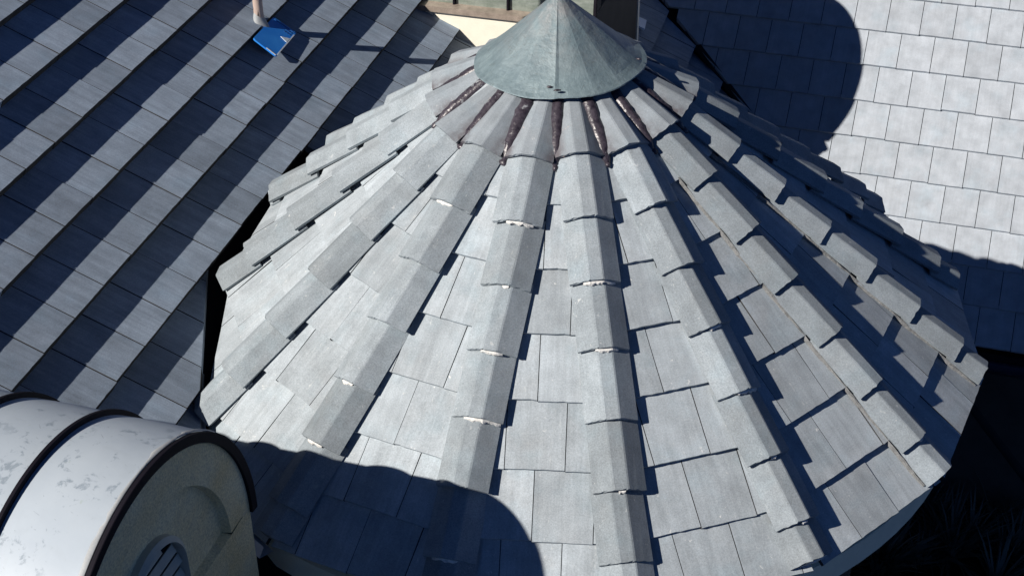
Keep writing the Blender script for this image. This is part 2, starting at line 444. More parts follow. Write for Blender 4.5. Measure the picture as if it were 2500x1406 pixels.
def roof_variants(w, e, th, mat, seed, count=6, head=0.12, amp=0.0025, gap=.004, undercut=0.0):
    r = random.Random(seed); out = []
    for i in range(count):
        g_ = gap
        p = [(-w/2+g_, 0), (w/2-g_, 0), (w/2-g_, -(e+head)), (-w/2+g_, -(e+head))]
        v, f = slab(ragged(p, r, amp, 0.09), th, undercut)
        me = recalc(mesh('tile', v, f, mat)); me.materials.append(M['joint_shade'])
        for p_ in me.polygons:                # grimy side joints; undercut butts take the same tone as painted contact shade
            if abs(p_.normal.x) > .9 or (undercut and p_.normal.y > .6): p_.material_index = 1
        out.append(me)
    return out
def in_frame(P, mu=70, mv=60):
    u, v = project(P); return -mu < u < 2500+mu and -mv < v < 1406+mv and (np.asarray(P)-CAM)@cf > 0

def build_slope(root, O, H, V, N, e, w, offs, cr_, nr, th, hb, step, mat, seed, keep, clips, jit=0.006, gap=.004, undercut=0.0):
    """lay one slope of tiles; keep(P) filters by tile centre; clips(c,n) gives world cut planes per tile"""
    variants = roof_variants(w, e, th, mat, seed, gap=gap, undercut=undercut)
    r = random.Random(seed+1); near, far = [], []
    for c in range(*cr_):
        of = offs(c)
        for n_ in range(*nr):
            xc = w*(n_+of+0.5); P = O+H*xc+V*(e*c)
            mid = P-V*(e*0.5)
            if not keep(mid, c, n_): continue
            cut = clips(mid, c)
            hj = r.gauss(0, jit); tl = (step+r.gauss(0, jit))/e
            y = unit(V+N*tl); x = unit(H+N*r.gauss(0, .0022)+V*r.gauss(0, .0020)); z = unit(np.cross(x, y)); z = z if z@N > 0 else -z
            x = np.cross(y, z)
            mw = frame(P+N*(hb+hj)+V*r.gauss(0, .006), x, y, z)
            me = variants[r.randrange(len(variants))]
            if cut:
                dmin = [below(mw, me, *pl) for pl in cut]
                if any(d[1] < 0 for d in dmin): continue
                cutp = [pl for pl, d in zip(cut, dmin) if d[0] < 0]
                if cutp:
                    me = clip_mesh(me, mw, cutp)
                    if me is None: continue
            (near if in_frame(mid) else far).append((mid, mw, me))
    # at most 300 single tiles; everything outside the picture is one joined mesh
    near.sort(key=lambda t: np.linalg.norm(t[0]-CAM))
    far = near[300:]+far; near = near[:300]
    for mid, mw, me in near: place('tile', me, root, mw)
    if far:
        V_, F_ = [], []
        for mid, mw, me in far:
            b = len(V_)
            V_ += [tuple(mw @ (v.co/U)) for v in me.vertices]; F_ += [tuple(b+i for i in p.vertices) for p in me.polygons]
        tag(place('outer_tiles', mesh('outer_tiles', V_, F_, mat), root), kind='stuff')
    return len(near), len(far)

# ---- main roof (left)
main_roof = thing('main_roof', (-9, 0, GZ), 'grey tiled main roof slope striped with shadow, left of the tower', 'roof')
l_off = {0: 0.0, 1: -.1143, 2: .2788, 3: .6574, 4: .0469}
def left_off(c):
    if c in l_off: return l_off[c]
    return (l_off[4]+.39*(c-4)) % 1.0 if c > 4 else (-.39*(-c)) % 1.0
LE, LW = LS, A_W*LS
# valley between the two slopes
VD = unit(np.cross(LN, RN)); VD = VD if VD[2] > 0 else -VD
VP = np.linalg.lstsq(np.array([LN, RN]), np.array([LN@LO, RN@RO]), rcond=None)[0]
def half_plane_through(P, Q, inside):
    """vertical plane through P and Q, normal towards 'inside'"""
    d = unit(arr(Q[0]-P[0], Q[1]-P[1], 0)); n = arr(-d[1], d[0], 0)
    if n@(np.asarray(inside)-P) < 0: n = -n
    return (P, n)
cutA = half_plane_through(hit(500, 700, LO, LN), hit(488, 1010, LO, LN), hit(300, 900, LO, LN))
P5 = hit(757, 345, LO, LN)
cutB = (P5, LH)
C4 = LO+LV*(LE*4)
valleyL = half_plane_through(VP-unit(LH)*0.12, VP+VD*10-unit(LH)*0.12, arr(-10, 5, -3))
def left_clips(mid, c):
    pl = [valleyL]
    if c >= 5:
        if (mid-P5)@LH > -LW: pl.append(cutB)
        else: pl.append(cutA)
    return pl
def left_keep(mid, c, n_):
    if mid[1] < -16 or mid[1] > 26 or mid[0] < -17: return False
    if c >= 5 and mid[1] < 3.0 and mid[0] > -4.0: return False
    if mid[0] > 5: return False
    return True
nl = build_slope(main_roof, LO, LH, LV, LN, LE, LW, left_off, (-9, 16), (-22, 34), 0.17, 0.08, 0.218, 'tile_left', 11, left_keep, left_clips, jit=0.0030, gap=.010, undercut=.012)
def quad_on(name, pts, mat, parent, th=0.05, N=None):
    pts = [np.asarray(p, float) for p in pts]
    v = [tuple(p) for p in pts]+[tuple(p-N*th) for p in pts]; n = len(pts)
    f = [tuple(range(n)), tuple(range(2*n-1, n-1, -1))]+[(i, n+i, n+(i+1) % n, (i+1) % n) for i in range(n)]
    return place(name, recalc(mesh(name, v, f, mat)), parent)
def on_left(x, y, o=-0.26):
    z = (LN@LO-LN[0]*x-LN[1]*y)/LN[2]; return arr(x, y, z)+LN*o
def on_right(x, y, o=-0.2):
    z = (RN@RO-RN[0]*x-RN[1]*y)/RN[2]; return arr(x, y, z)+RN*o
quad_on('underlay', [on_left(-17.5, -17), on_left(-3.0, -17), on_left(-2.6, -5), on_left(-2.4, 3), on_left(3.0, 12), on_left(4.4, 14.5), on_left(2.6, 18.5), on_left(-2, 27), on_left(-17.5, 27)], 'deck', main_roof, 0.2, LN)

# ---- side roof (right)
side_roof = thing('side_roof', (10, 12, GZ), 'pale sunlit tiled roof slope with a big round shadow, right of the tower', 'roof')
def right_off(c):
    t = {0: 0.0, 1: .4906, 2: .0025, 3: .5241, 4: -.0256, 5: .5005}
    return t.get(c, 0.5*(c % 2))
valleyR = half_plane_through(VP+unit(RH)*0.10, VP+VD*10+unit(RH)*0.10, arr(15, 12, -9))
EAVE_C = 8
nr_ = build_slope(side_roof, RO, RH, RV, RN, 1.0, A_W, right_off, (-12, EAVE_C+1), (-16, 16), 0.09, 0.04, 0.080, 'tile_right', 21,
    lambda m, c, n_: m[0] < 19 and lift(m, LO, LN) > -0.3, lambda m, c: [valleyR], jit=0.003, gap=.008)
e0 = RO+RV*EAVE_C
quad_on('underlay', [e0-RH*9-RN*.2-RV*.05, e0+RH*14-RN*.2-RV*.05, e0+RH*14-RV*22-RN*.2, e0-RH*14-RV*22-RN*.2], 'deck', side_roof, 0.2, RN)
# fascia, wall and gutter at the foot of the side roof
v, f = [], []; box(v, f, -9, 14, 0.55, 0.75, GZ-e0[2], -0.35)
ex = RH; ey = -unit(arr(RV[0], RV[1], 0)); 
place('wall', recalc(mesh('wall', v, f, 'shade_dark_wall')), side_roof, frame(e0, ex, ey, arr(0, 0, 1)))
v, f = [], []; box(v, f, -9, 14, -.02, .12, -.5, -.16)
place('fascia', recalc(mesh('fascia', v, f, 'black_metal')), side_roof, frame(e0, ex, ey, arr(0, 0, 1)))
v, f = [], []; seg = 10
for x in (-9, 14):
    for rr in (.20, .17):
        for i in range(seg+1):
            a = math.pi*i/seg; v.append((x, -.24+rr*math.cos(a), -.34-rr*math.sin(a)))
n1 = seg+1
for i in range(seg):
    f += [(i, i+1, 2*n1+i+1, 2*n1+i), (n1+i, 3*n1+i, 3*n1+i+1, n1+i+1)]
f += [(0, 2*n1, 3*n1, n1), (seg, n1+seg, 3*n1+seg, 2*n1+seg)]
place('gutter', recalc(mesh('gutter', v, f, 'gutter')), side_roof, frame(e0, ex, ey, arr(0, 0, 1)))
# lead valley strip between the slopes
vq = []
for t in (-16, 6):
    vq.append((VP+VD*t, t))
vs = [VP+VD*-16-LH*.22+LN*.02, VP+VD*-16+arr(0, 0, -.12), VP+VD*-16+RH*.20+RN*.02, VP+VD*6-LH*.22+LN*.02, VP+VD*6+arr(0, 0, -.12), VP+VD*6+RH*.20+RN*.02]
place('valley_flashing', mesh('valley_flashing', [tuple(p) for p in vs], [(0, 1, 4, 3), (1, 2, 5, 4)], 'slate_metal'), main_roof)

# ------------------------------------------------------------------ the tower
tower = thing('conical_tower', (0, 0, GZ), 'round turret with sixteen-sided grey tiled cone and green copper cap', 'tower')
ft = random.Random(31)
base_off = {-1: -.11, 0: -.10, 1: -.04, -2: .33, -3: .06, 2: .2, -4: -.2}
ROWS = [i+0.30 for i in range(2, 9)]+[EAVE]
for k in HIPS:
    e1, _, _ = hip_axes(k); e2, _, _ = hip_axes(k+1)
    Tn = unit(e2-e1); mid = (e1+e2)/2; hm = np.linalg.norm(mid); Dn = unit(mid); Nn = np.cross(Tn, -Dn)
    Nn = Nn if Nn[2] > 0 else -Nn
    half = np.linalg.norm(e2-e1)/2/hm
    b0 = base_off.get(k, ft.uniform(-.4, .4))
    prev = 1.30
    for ri, r_ in enumerate(ROWS):
        i = ri+2; yb = r_*hm; length = (r_-prev)*hm+0.12; prev = r_
        hw = half*yb
        off = b0+(A_W/2 if i % 2 else 0)
        n0 = int(math.floor((-hw-off)/A_W))-1
        for n_ in range(n0, n0+8):
            x0, x1 = off+n_*A_W+.006, off+(n_+1)*A_W-.006
            poly = [(x0, 0), (x1, 0), (x1, -length), (x0, -length)]
            poly = clip_poly(poly, 1, -half, half*yb-.05); poly = clip_poly(poly, -1, -half, half*yb-.05) if len(poly) > 2 else []
            if len(poly) < 3: continue
            area = 0.5*abs(sum(poly[j][0]*poly[(j+1) % len(poly)][1]-poly[(j+1) % len(poly)][0]*poly[j][1] for j in range(len(poly))))
            if area < 0.02: continue
            xm = sum(p[0] for p in poly)/len(poly)
            poly = [(xm-p[0], p[1]) for p in poly]
            vv, ff = slab(ragged(poly, ft, 0.0055, 0.09), 0.062)
            me = recalc(mesh('tile', vv, ff, 'tile_tower')); me.materials.append(M['joint_shade'])
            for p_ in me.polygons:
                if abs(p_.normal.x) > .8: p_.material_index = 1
            y = unit(Dn+Nn*(0.07+ft.gauss(0, .006))); x = unit(Tn+Nn*ft.gauss(0, .006)+Dn*ft.gauss(0, .003)); z = unit(np.cross(x, y)); z = z if z@Nn > 0 else -z; x = np.cross(y, z)
            if np.cross(x, y)@z < 0: x = -x
            mw = frame(Dn*(yb+ft.gauss(0, .006))+Tn*xm+Nn*(0.038+ft.gauss(0, .004)), x, y, z)
            CF = CLP-CLN*.10
            dd = below(mw, me, CF, CLN)
            if dd[1] < 0: continue
            if dd[0] < 0:
                me = clip_mesh(me, mw, [(CF, CLN)])
                if me is None: continue
            place('tile', me, tower, mw)
# dark boarding under the tiles
v = [(0, 0, -.16)]; f = []
for k in HIPS: v.append(tuple(hip_point(k, 9.05, 0, -.17)))
for k in HIPS: v.append(tuple(arr(*hip_point(k, 9.05, 0, -.17))*arr(.93, .93, 1)+arr(0, 0, -.25)))
for i in range(16): f += [(0, 1+i, 1+(i+1) % 16), (1+i, 17+i, 17+(i+1) % 16, 1+(i+1) % 16)]
me = mesh('boarding', v, f, 'deck')
place('boarding', clip_mesh(me, Matrix.Identity(4), [(CLP-CLN*.16, CLN)]) or me, tower)

# hip tiles: three-faced, open underneath, tail lapping the next one down
def hip_profile(w=.38, top=.105, h=.232, hc=.045):
    pts = []
    key = [(-w, hc), (-top, h), (top, h), (w, hc)]
    def seg(a, b, n): return [(a[0]+(b[0]-a[0])*i/n, a[1]+(b[1]-a[1])*i/n) for i in range(n)]
    pts = seg(key[0], (-top-.012, h-.0082), 4)+[(-top-.012, h-.0082), (-top+.012, h)]+seg((-top+.03, h), (top-.03, h), 2)+[(top-.03, h), (top-.012, h), (top+.012, h-.0082)]+seg((top+.012+.06, h-.0082-.041), key[3], 4)[0:4]+[key[3]]
    return pts
def hip_mesh(r, y0, y1, w0, w1, mat, th=.045, drop=.105, chip=.011):
    """y0 = head (uphill, negative), y1 = tail; w0/w1 half widths there"""
    v, f = [], []
    ys = [y0, y0+(y1-y0)*.5, y1]
    for j, y in enumerate(ys):
        t = (y-y0)/(y1-y0); w = w0+(w1-w0)*t; dz = -drop*(1-(y+1.14)/1.14) if False else drop*(y/1.14)
        k = w/.38
        pr = hip_profile(w, .105*min(1, k+.1), .232*(k if k < .98 else 1), .045*(k if k < .98 else 1))
        for layer in (0, 1):
            for (x, z) in pr:
                yy = y-(abs(r.gauss(0, chip)) if j == 2 and layer == 0 else 0)
                xs = x*(1-.0) if layer == 0 else x*.94
                v.append((xs, yy, z+dz-(th if layer else 0)))
    n = len(hip_profile())
    L = 2*n
    for j in range(2):
        for i in range(n-1):
            a = j*L+i; f.append((a, a+1, a+L+1, a+L))
            a = j*L+n+i; f.append((a, a+L, a+L+1, a+1))
        for i in (0, n-1):
            f.append((j*L+i, j*L+L+i, j*L+L+n+i, j*L+n+i))
    for j in (0, 2):
        for i in range(n-1): f.append((j*L+i, j*L+n+i, j*L+n+i+1, j*L+i+1))
    return recalc(mesh('hip_tile', v, f, mat))
hr = random.Random(41)
hip_var = [hip_mesh(hr, -1.14, 0, .368, .38, 'tile_hip') for _ in range(6)]
hip_top = [hip_mesh(hr, -1.25, 0, .225, .375, 'tile_stain', drop=.19) for _ in range(4)]
hip_end = [hip_mesh(hr, -1.14, -.44, .368, .376, 'tile_hip') for _ in range(3)]
mort = {(-1, 2): .20, (-1, 5): .26, (0, 3): .24, (-2, 2): .16, (0, 4): .17, (1, 5): .2, (-2, 5): .10, (-2, 6): .15, (-1, 4): .16, (1, 4): .11,
        (-1, 7): .2, (0, 6): .05, (1, 6): .05, (3, 7): .15, (-1, 3): .05, (2, 7): .06, (1, 7): .05, (-5, 5): .07}
for k in HIPS:
    d, t, n = hip_axes(k)
    for j in range(1, 9):
        s = S0+j+DS.get(k, hr.uniform(-.05, .05))*(1 if j < 8 else 0)
        if j == 1: me = hip_top[hr.randrange(4)]
        elif j == 8: me = hip_end[hr.randrange(3)]
        else: me = hip_var[hr.randrange(6)]
        y = unit(d+t*hr.gauss(0, .011)+n*hr.gauss(0, .006)); x = unit(t-y*(t@y)+n*hr.gauss(0, .028)); z = unit(np.cross(x, y)); 
        if z@n < 0: z = -z
        x = np.cross(y, z)
        mw = frame(d*(s+hr.gauss(0, .016))+n*hr.gauss(0.038, .009)+t*hr.gauss(0, .009), x, y, z)
        dd = below(mw, me, CLP, CLN)
        if dd[1] < 0.02: continue
        if dd[0] < 0:
            me = clip_mesh(me, mw, [(CLP, CLN)])
            if me is None: continue
        ht = place('hip_tile', me, tower, mw)
        if (k, j) in mort:
            sz = mort[(k, j)]
            off = hr.uniform(-.10, .04); vv, ff = [], []; NM = max(6, int(sz*70))
            def under(x):                    # underside of the tail at x
                return min(.232, .045+(.38-abs(x))*.68)-.045
            a1, a2 = hr.uniform(0, 6), hr.uniform(0, 6)
            for i in range(NM+1):
                tt = i/NM; x = off+sz*(2*tt-1); env = math.sin(math.pi*min(1, max(0, tt)))**.4*(.55+.45*math.sin(7*tt+a1)*math.sin(13*tt+a2))
                env = max(.06, env+hr.gauss(0, .10)); zt = under(x)
                vv += [(x, -.05, zt+.004), (x, .012+.030*env, zt-.004), (x, .020+.040*env+hr.gauss(0, .004), zt-.02-.016*env), (x, .012+.030*env, zt-.055-.02*env), (x, -.06, zt-.075)]
            for i in range(NM):
                for q_ in range(4): a = i*5+q_; ff.append((a, a+1, a+6, a+5))
            place('mortar', recalc(mesh('mortar', vv, ff, 'mortar')), ht, mw)
# bedding plugs in the ends of the lowest hip tiles
for k in HIPS:
    s = S0+8-.44
    d, t, n = hip_axes(k)
    P = d*(s-.04)+n*.06
    if (P-CLP)@CLN < .1: continue
    vv, ff = lump(hr, .25, .05, .11, .22, 14, 6)
    place('end_plug', recalc(mesh('end_plug', vv, ff, 'mortar' if k in (1, 0) else 'tile_hip', True)), tower, frame(P, t, d, n))
# buff bedding line along the sun-side foot of the right-hand hips
for k in (2, 3):
    d, t, n = hip_axes(k); vv, ff = [], []
    N_ = 60
    for i in range(N_+1):
        s = 3.2+(9.1-3.2)*i/N_
        for q_, zz in ((-.392, -.055), (-.380, -.02+hr.gauss(0, .006)), (-.36, .0)):
            vv.append((q_+hr.gauss(0, .006), s, zz))
    for i in range(N_):
        for j in (0, 1): a = i*3+j; ff.append((a, a+1, a+4, a+3))
    place('bedding', recalc(mesh('bedding', vv, ff, 'gritty')), tower, frame(arr(0, 0, 0), t, d, n))
# tar ridges between the topmost hip tiles
for k in HIPS:
    e1, _, _ = hip_axes(k); e2, _, _ = hip_axes(k+1); Dn = unit(e1+e2); Tn = unit(e2-e1); Nn = np.cross(Tn, -Dn); Nn = Nn if Nn[2] > 0 else -Nn
    vv, ff = [], []; N_ = 14; SEG = 10
    wmax = hr.uniform(.110, .135)
    for i in range(N_+1):
        tt = i/N_; s = 1.52+(2.70-1.52)*tt
        rad = wmax*(0.75+.25*math.sin(3*tt+hr.uniform(0, .4)))*(1 if tt < .75 else max(.25, 1-((tt-.75)/.25)**2*.75))
        cx = hr.gauss(0, .008)
        for j in range(SEG):
            a = 2*math.pi*j/SEG; rr = rad*(1+hr.gauss(0, .05))
            vv.append((cx+rr*math.cos(a), s, -.045+.085*tt+rr*1.0*math.sin(a)))
    for i in range(N_):
        for j in range(SEG): ff.append((i*SEG+j, i*SEG+(j+1) % SEG, (i+1)*SEG+(j+1) % SEG, (i+1)*SEG+j))
    ff += [tuple(range(SEG)), tuple(range(N_*SEG, N_*SEG+SEG))]
    place('tar_ridge', recalc(mesh('tar_ridge', vv, ff, 'tar', True)), tower, frame(arr(0, 0, 0), Tn, Dn, Nn))
    if hr.random() < .75:
        vv, ff = lump(hr, hr.uniform(.04, .08), hr.uniform(.04, .07), .03, .4, 10, 5)
        place('tar_blob', recalc(mesh('tar_blob', vv, ff, 'tar', True)), tower, frame(Dn*2.70+Nn*.05, Tn, Dn, Nn))

# copper cap
prof = [(0.012, .30), (.05, .235), (.14, .150), (.34, -.035), (.60, -.265), (.86, -.490), (1.06, -.660), (1.20, -.772), (1.29, -.835), (1.355, -.872), (1.362, -.89), (1.345, -.895)]
SEG = 120; vv, ff = [], []
cap_r = random.Random(5)
crease = [(-2.75, 0), (-2.15, 0), (-1.55, 0), (-1.02, 0), (-.55, 0), (-.05, 0), (.42, 0), (.80, 0), (1.35, 0), (1.95, 0), (2.6, 0)]
for (r_, z_) in prof:
    for j in range(SEG):
        a = 2*math.pi*j/SEG-math.pi
        ks = [c_[0] for c_ in crease]
        ai = a if a >= ks[0] else a+2*math.pi
        lo = max(k_ for k_ in ks+[ks[0]+2*math.pi] if k_ <= ai+1e-9); hi_ = min(k_ for k_ in ks+[ks[0]+2*math.pi] if k_ > lo+1e-9) if lo < ks[0]+2*math.pi-1e-9 else lo+.6
        half_, mid_ = (hi_-lo)/2, (hi_+lo)/2
        facet_ = math.cos(half_)/math.cos(ai-mid_)          # flat pan between two creases
        o = r_*(facet_-1)*(.85 if r_ < 1.1 else .85*max(0, (1.36-r_)/.26))
        if -.05 < a < .35: o -= .022*(1-(a+.05)/.40)*min(1, r_/.5)
        o /= max(1e-6, min(1, r_/.5)*(1 if r_ < 1.3 else .35))
        wob = .010*math.sin(5*a+.7)+.008*math.sin(9*a)
        rr = r_*(1+wob*.4)+o*min(1, r_/.5)*(1 if r_ < 1.3 else .35)
        zz = z_+(.012*math.sin(7*a+1)+cap_r.gauss(0, .002) if r_ > 1.25 else 0)
        vv.append((rr*math.sin(a), -rr*math.cos(a), zz))
for i in range(len(prof)-1):
    for j in range(SEG): ff.append((i*SEG+j, i*SEG+(j+1) % SEG, (i+1)*SEG+(j+1) % SEG, (i+1)*SEG+j))
vv.append((0, 0, .315)); ff += [(len(vv)-1, (j+1) % SEG, j) for j in range(SEG)]
capm = recalc(mesh('cap', vv, ff, 'copper', False))
tilt = Matrix.Translation((-.06, 0, -.035)) @ Matrix.Rotation(math.radians(-2.0), 4, 'Y')
cap = place('cap', capm, tower, tilt)
tag(cap, 'pale green verdigris copper cone on the tower tip')
for (az, rr) in ((-.12, 1.20), (1.33, 1.27), (-.02, 1.31)):
    vv, ff = lump(cap_r, .05, .022, .014, .5, 10, 5)
    place('solder_blob', recalc(mesh('solder_blob', vv, ff, 'tar', True)), cap, tilt @ Matrix.Translation((rr*math.sin(az), -rr*math.cos(az), -.772+.012)))

# tower wall and cornice
def lathe(name, prof, seg, mat, parent, smooth=True):
    vv, ff = [], []
    for (r_, z_) in prof:
        for j in range(seg):
            a = 2*math.pi*j/seg; vv.append((r_*math.sin(a), -r_*math.cos(a), z_))
    n = len(prof)
    for i in range(n-1):
        for j in range(seg): ff.append((i*seg+j, i*seg+(j+1) % seg, (i+1)*seg+(j+1) % seg, (i+1)*seg+j))
    me = recalc(mesh(name, vv, ff, mat, smooth))
    return place(name, me, parent)
lathe('cornice', [(6.3, -6.0), (6.72, -5.96), (6.78, -6.10), (6.90, -6.14), (6.90, -6.60), (6.80, -6.66), (6.2, -6.72)], 96, 'cornice', tower, False)
lathe('wall', [(5.6, -6.5), (5.6, GZ)], 96, 'shade_dark_wall', tower)
# white flashing below the cut edge of the cone on the left
pl = []
e1, _, _ = hip_axes(-3); e2, _, _ = hip_axes(-2)
for tt in np.linspace(0.02, .98, 12):
    dd = e1*(1-tt)+e2*tt
    s = ((CLP-CLN*.10)@CLN)/(dd@CLN); s = min(s, EAVE)
    pl.append(dd*s)
vv, ff = [], []
for p in pl:
    o = unit(arr(p[0], p[1], 0))
    vv += [tuple(p+o*.07+arr(0, 0, -.01)), tuple(p+o*.17+arr(0, 0, -.16)), tuple(p-o*.1+arr(0, 0, -.22))]
for i in range(len(pl)-1):
    for j in (0, 1): a = i*3+j; ff.append((a, a+1, a+4, a+3))
place('edge_flashing', recalc(mesh('edge_flashing', vv, ff, 'white_metal')), tower)

# ------------------------------------------------------------------ barrel-roofed dormers
def dormer(root, C, az, R, length, seams, roof_mat, wall_mat, base_drop, skirt, vent=True, trim='black_metal', seam_h=.06, sill=False, out=-.14):
    d = arr(math.sin(az), -math.cos(az), 0); m = arr(math.cos(az), math.sin(az), 0); zz = arr(0, 0, 1)
    F = frame(C, m, -d, zz)                 # x along the front, y back into the roof, z up; y=0 is the front edge
    def arch(R_, n=80):
        pts = [(-R_, -skirt)]+[(R_*math.cos(math.pi-math.pi*i/n), R_*math.sin(math.pi-math.pi*i/n)) for i in range(n+1)]+[(R_, -skirt)]
        return pts
    edges = [0.03]+list(seams)+[length]
    for i in range(len(edges)-1):
        y0, y1 = edges[i], edges[i+1]; vv, ff = [], []; K = 7
        for j in range(K):
            tt = j/(K-1); y = y0+(y1-y0)*tt; bul = .018*math.sin(math.pi*tt)
            a_ = arch(R-.01+bul)
            vv += [(p[0], y, p[1]) for p in a_]
        n = len(a_)
        for j in range(K-1):
            for q_ in range(n-1): a = j*n+q_; ff.append((a, a+1, a+n+1, a+n))
        place('roof_panel', recalc(mesh('roof_panel', vv, ff, roof_mat, True)), root, F)
    for s in seams:
        vv, ff = [], []; prs = [(-.030, -.01), (-.022, seam_h), (.022, seam_h), (.030, -.01)]
        n = None
        for (dy, dr) in prs:
            a_ = arch(R+dr); n = len(a_); vv += [(p[0], s+dy, p[1]) for p in a_]
        for j in range(3):
            for q_ in range(n-1): a = j*n+q_; ff.append((a, a+1, a+n+1, a+n))
        place('seam', recalc(mesh('seam', vv, ff, 'black_metal')), root, F)
    # front trim ring
    vv, ff = [], []; n = None
    for (R_, y) in ((R+.002, .04), (R+.010, -.02), (R+.004, -.03), (R-.125, -.025), (R-.135, .20)):
        a_ = arch(R_); n = len(a_); vv += [(p[0], y, p[1]) for p in a_]
    for j in range(4):
        for q_ in range(n-1): a = j*n+q_; ff.append((a, a+1, a+n+1, a+n))
    place('front_trim', recalc(mesh('front_trim', vv, ff, trim)), root, F)
    # sealant along the front edge of the sheet
    if vent:
     rr = random.Random(9); vv, ff = [], []; a_ = arch(R+.024); n = len(a_)
     w_ = [.025+.05*abs(math.sin(i*.37)*math.sin(i*.13+1))+abs(rr.gauss(0, .014)) for i in range(n)]
     for j, fr in enumerate((0, .5, 1)):
        a_ = arch(R+(.012, .028, .004)[j]); vv += [(p[0], .04+w_[i]*fr, p[1]) for i, p in enumerate(a_)]
     for j in range(2):
        for q_ in range(n-1): a = j*n+q_; ff.append((a, a+1, a+n+1, a+n))
     place('sealant', recalc(mesh('sealant', vv, ff, 'boot', True)), root, F)
    # front wall: outer ring, recessed arched panel with a ledge, all above a plain base
    yW, rec = .02, .11; Ri = R*.727; Ro = R-.12
    vv, ff = [], []
    N_ = 40
    for i in range(N_+1):
        a = math.pi-math.pi*i/N_; vv.append((Ro*math.cos(a), yW, Ro*math.sin(a)))
    for i in range(N_+1):
        a = math.pi-math.pi*i/N_; vv.append((Ri*math.cos(a), yW, Ri*math.sin(a)))
    for i in range(N_+1):
        a = math.pi-math.pi*i/N_; vv.append(((Ri-.05)*math.cos(a), yW+rec, (Ri-.05)*math.sin(a)+.02))
    k = N_+1
    for i in range(N_): ff += [(i, i+1, k+i+1, k+i), (k+i, k+i+1, 2*k+i+1, 2*k+i)]
    ff.append(tuple(range(2*k, 3*k)))
    b = len(vv)                              # ledge and base wall
    vv += [(-Ri, yW-.0, -.03), (Ri, yW, -.03), (Ri-.05, yW+rec, .02), (-Ri+.05, yW+rec, .02),
           (-Ro, yW, 0), (Ro, yW, 0), (Ro, yW, -base_drop), (-Ro, yW, -base_drop)]
    ff += [(b, b+1, b+2, b+3), (b+4, b, b+1, b+5, b+6, b+7)]
    front = place('front_wall', recalc(mesh('front_wall', vv, ff, wall_mat)), root, F)
    # base wall standing slightly proud, as a plinth with a rounded corner
    vv, ff = [], []; box(vv, ff, -R-.02, R+.02, -.015, .012, -base_drop, -.08)
    # cheeks
    for sgn in (-1, 1):
        vv, ff = [], []
        x0, x1 = sorted((sgn*(R+out), sgn*(R+out-.18))); box(vv, ff, x0, x1, .021, length, -base_drop, .05 if not sill else -skirt-.131)
        place('cheek_wall', recalc(mesh('cheek_wall', vv, ff, 'cream')), root, F)
        vv, ff = [], []
        x0, x1 = sorted((sgn*(R+max(.07, out+.08)), sgn*(R-.22)))
        box(vv, ff, x0, x1, .05, length, -skirt-.13 if sill else -skirt-.05, -skirt)
        place('drip_edge', recalc(mesh('drip_edge', vv, ff, 'brown_metal' if sill else 'black_metal')), root, F)
    if vent:
        rv, zc = .63, .58
        vr = place('vent', recalc(mesh('vent', *vent_ring(rv, zc, yW+rec), 'vent')), root, F)
        vv, ff = [], []                       # flat near-black sheet standing in for the shade behind the slats
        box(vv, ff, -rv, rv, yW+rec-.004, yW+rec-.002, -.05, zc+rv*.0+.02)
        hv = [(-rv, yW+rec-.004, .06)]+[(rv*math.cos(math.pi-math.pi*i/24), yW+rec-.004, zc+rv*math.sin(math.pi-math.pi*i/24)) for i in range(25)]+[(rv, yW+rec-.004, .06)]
        place('hollow_shade', mesh('hollow_shade', hv, [tuple(range(len(hv)))], 'deck'), vr, F)
        z0 = .10
        while z0 < zc+rv-.12:
            hwid = rv-.03 if z0+.1 < zc else math.sqrt(max(.01, (rv-.03)**2-(z0+.10-zc)**2))
            vv, ff = [], []
            vv = [(-hwid, yW+rec-.035, z0+.115), (hwid, yW+rec-.035, z0+.115), (hwid, yW+rec-.085, z0), (-hwid, yW+rec-.085, z0),
                  (-hwid, yW+rec-.012, z0+.10), (hwid, yW+rec-.012, z0+.10), (hwid, yW+rec-.06, z0-.02), (-hwid, yW+rec-.06, z0-.02)]
            ff = [(0, 1, 2, 3), (7, 6, 5, 4), (3, 2, 6, 7), (0, 3, 7, 4), (1, 5, 6, 2)]
            place('slat', recalc(mesh('slat', vv, ff, 'vent')), vr, F)
            z0 += .235
    return F
def vent_ring(rv, zc, y):
    vv, ff = [], []
    def path(r_): return [(-r_, .02)]+[(r_*math.cos(math.pi-math.pi*i/24), zc+r_*math.sin(math.pi-math.pi*i/24)) for i in range(25)]+[(r_, .02)]
    n = 27
    for (r_, yy) in ((rv+.07, y+.0), (rv+.07, y-.09), (rv, y-.14), (rv-.02, y-.001)):
        vv += [(p[0], yy, p[1]) for p in path(r_)]
    for j in range(3):
        for q_ in range(n-1): a = j*n+q_; ff.append((a, a+1, a+n+1, a+n))
    return vv, ff
M['vent'] = plain_material('grey painted vent', (0.46, 0.45, 0.38), 0.7, 10, 0.1)

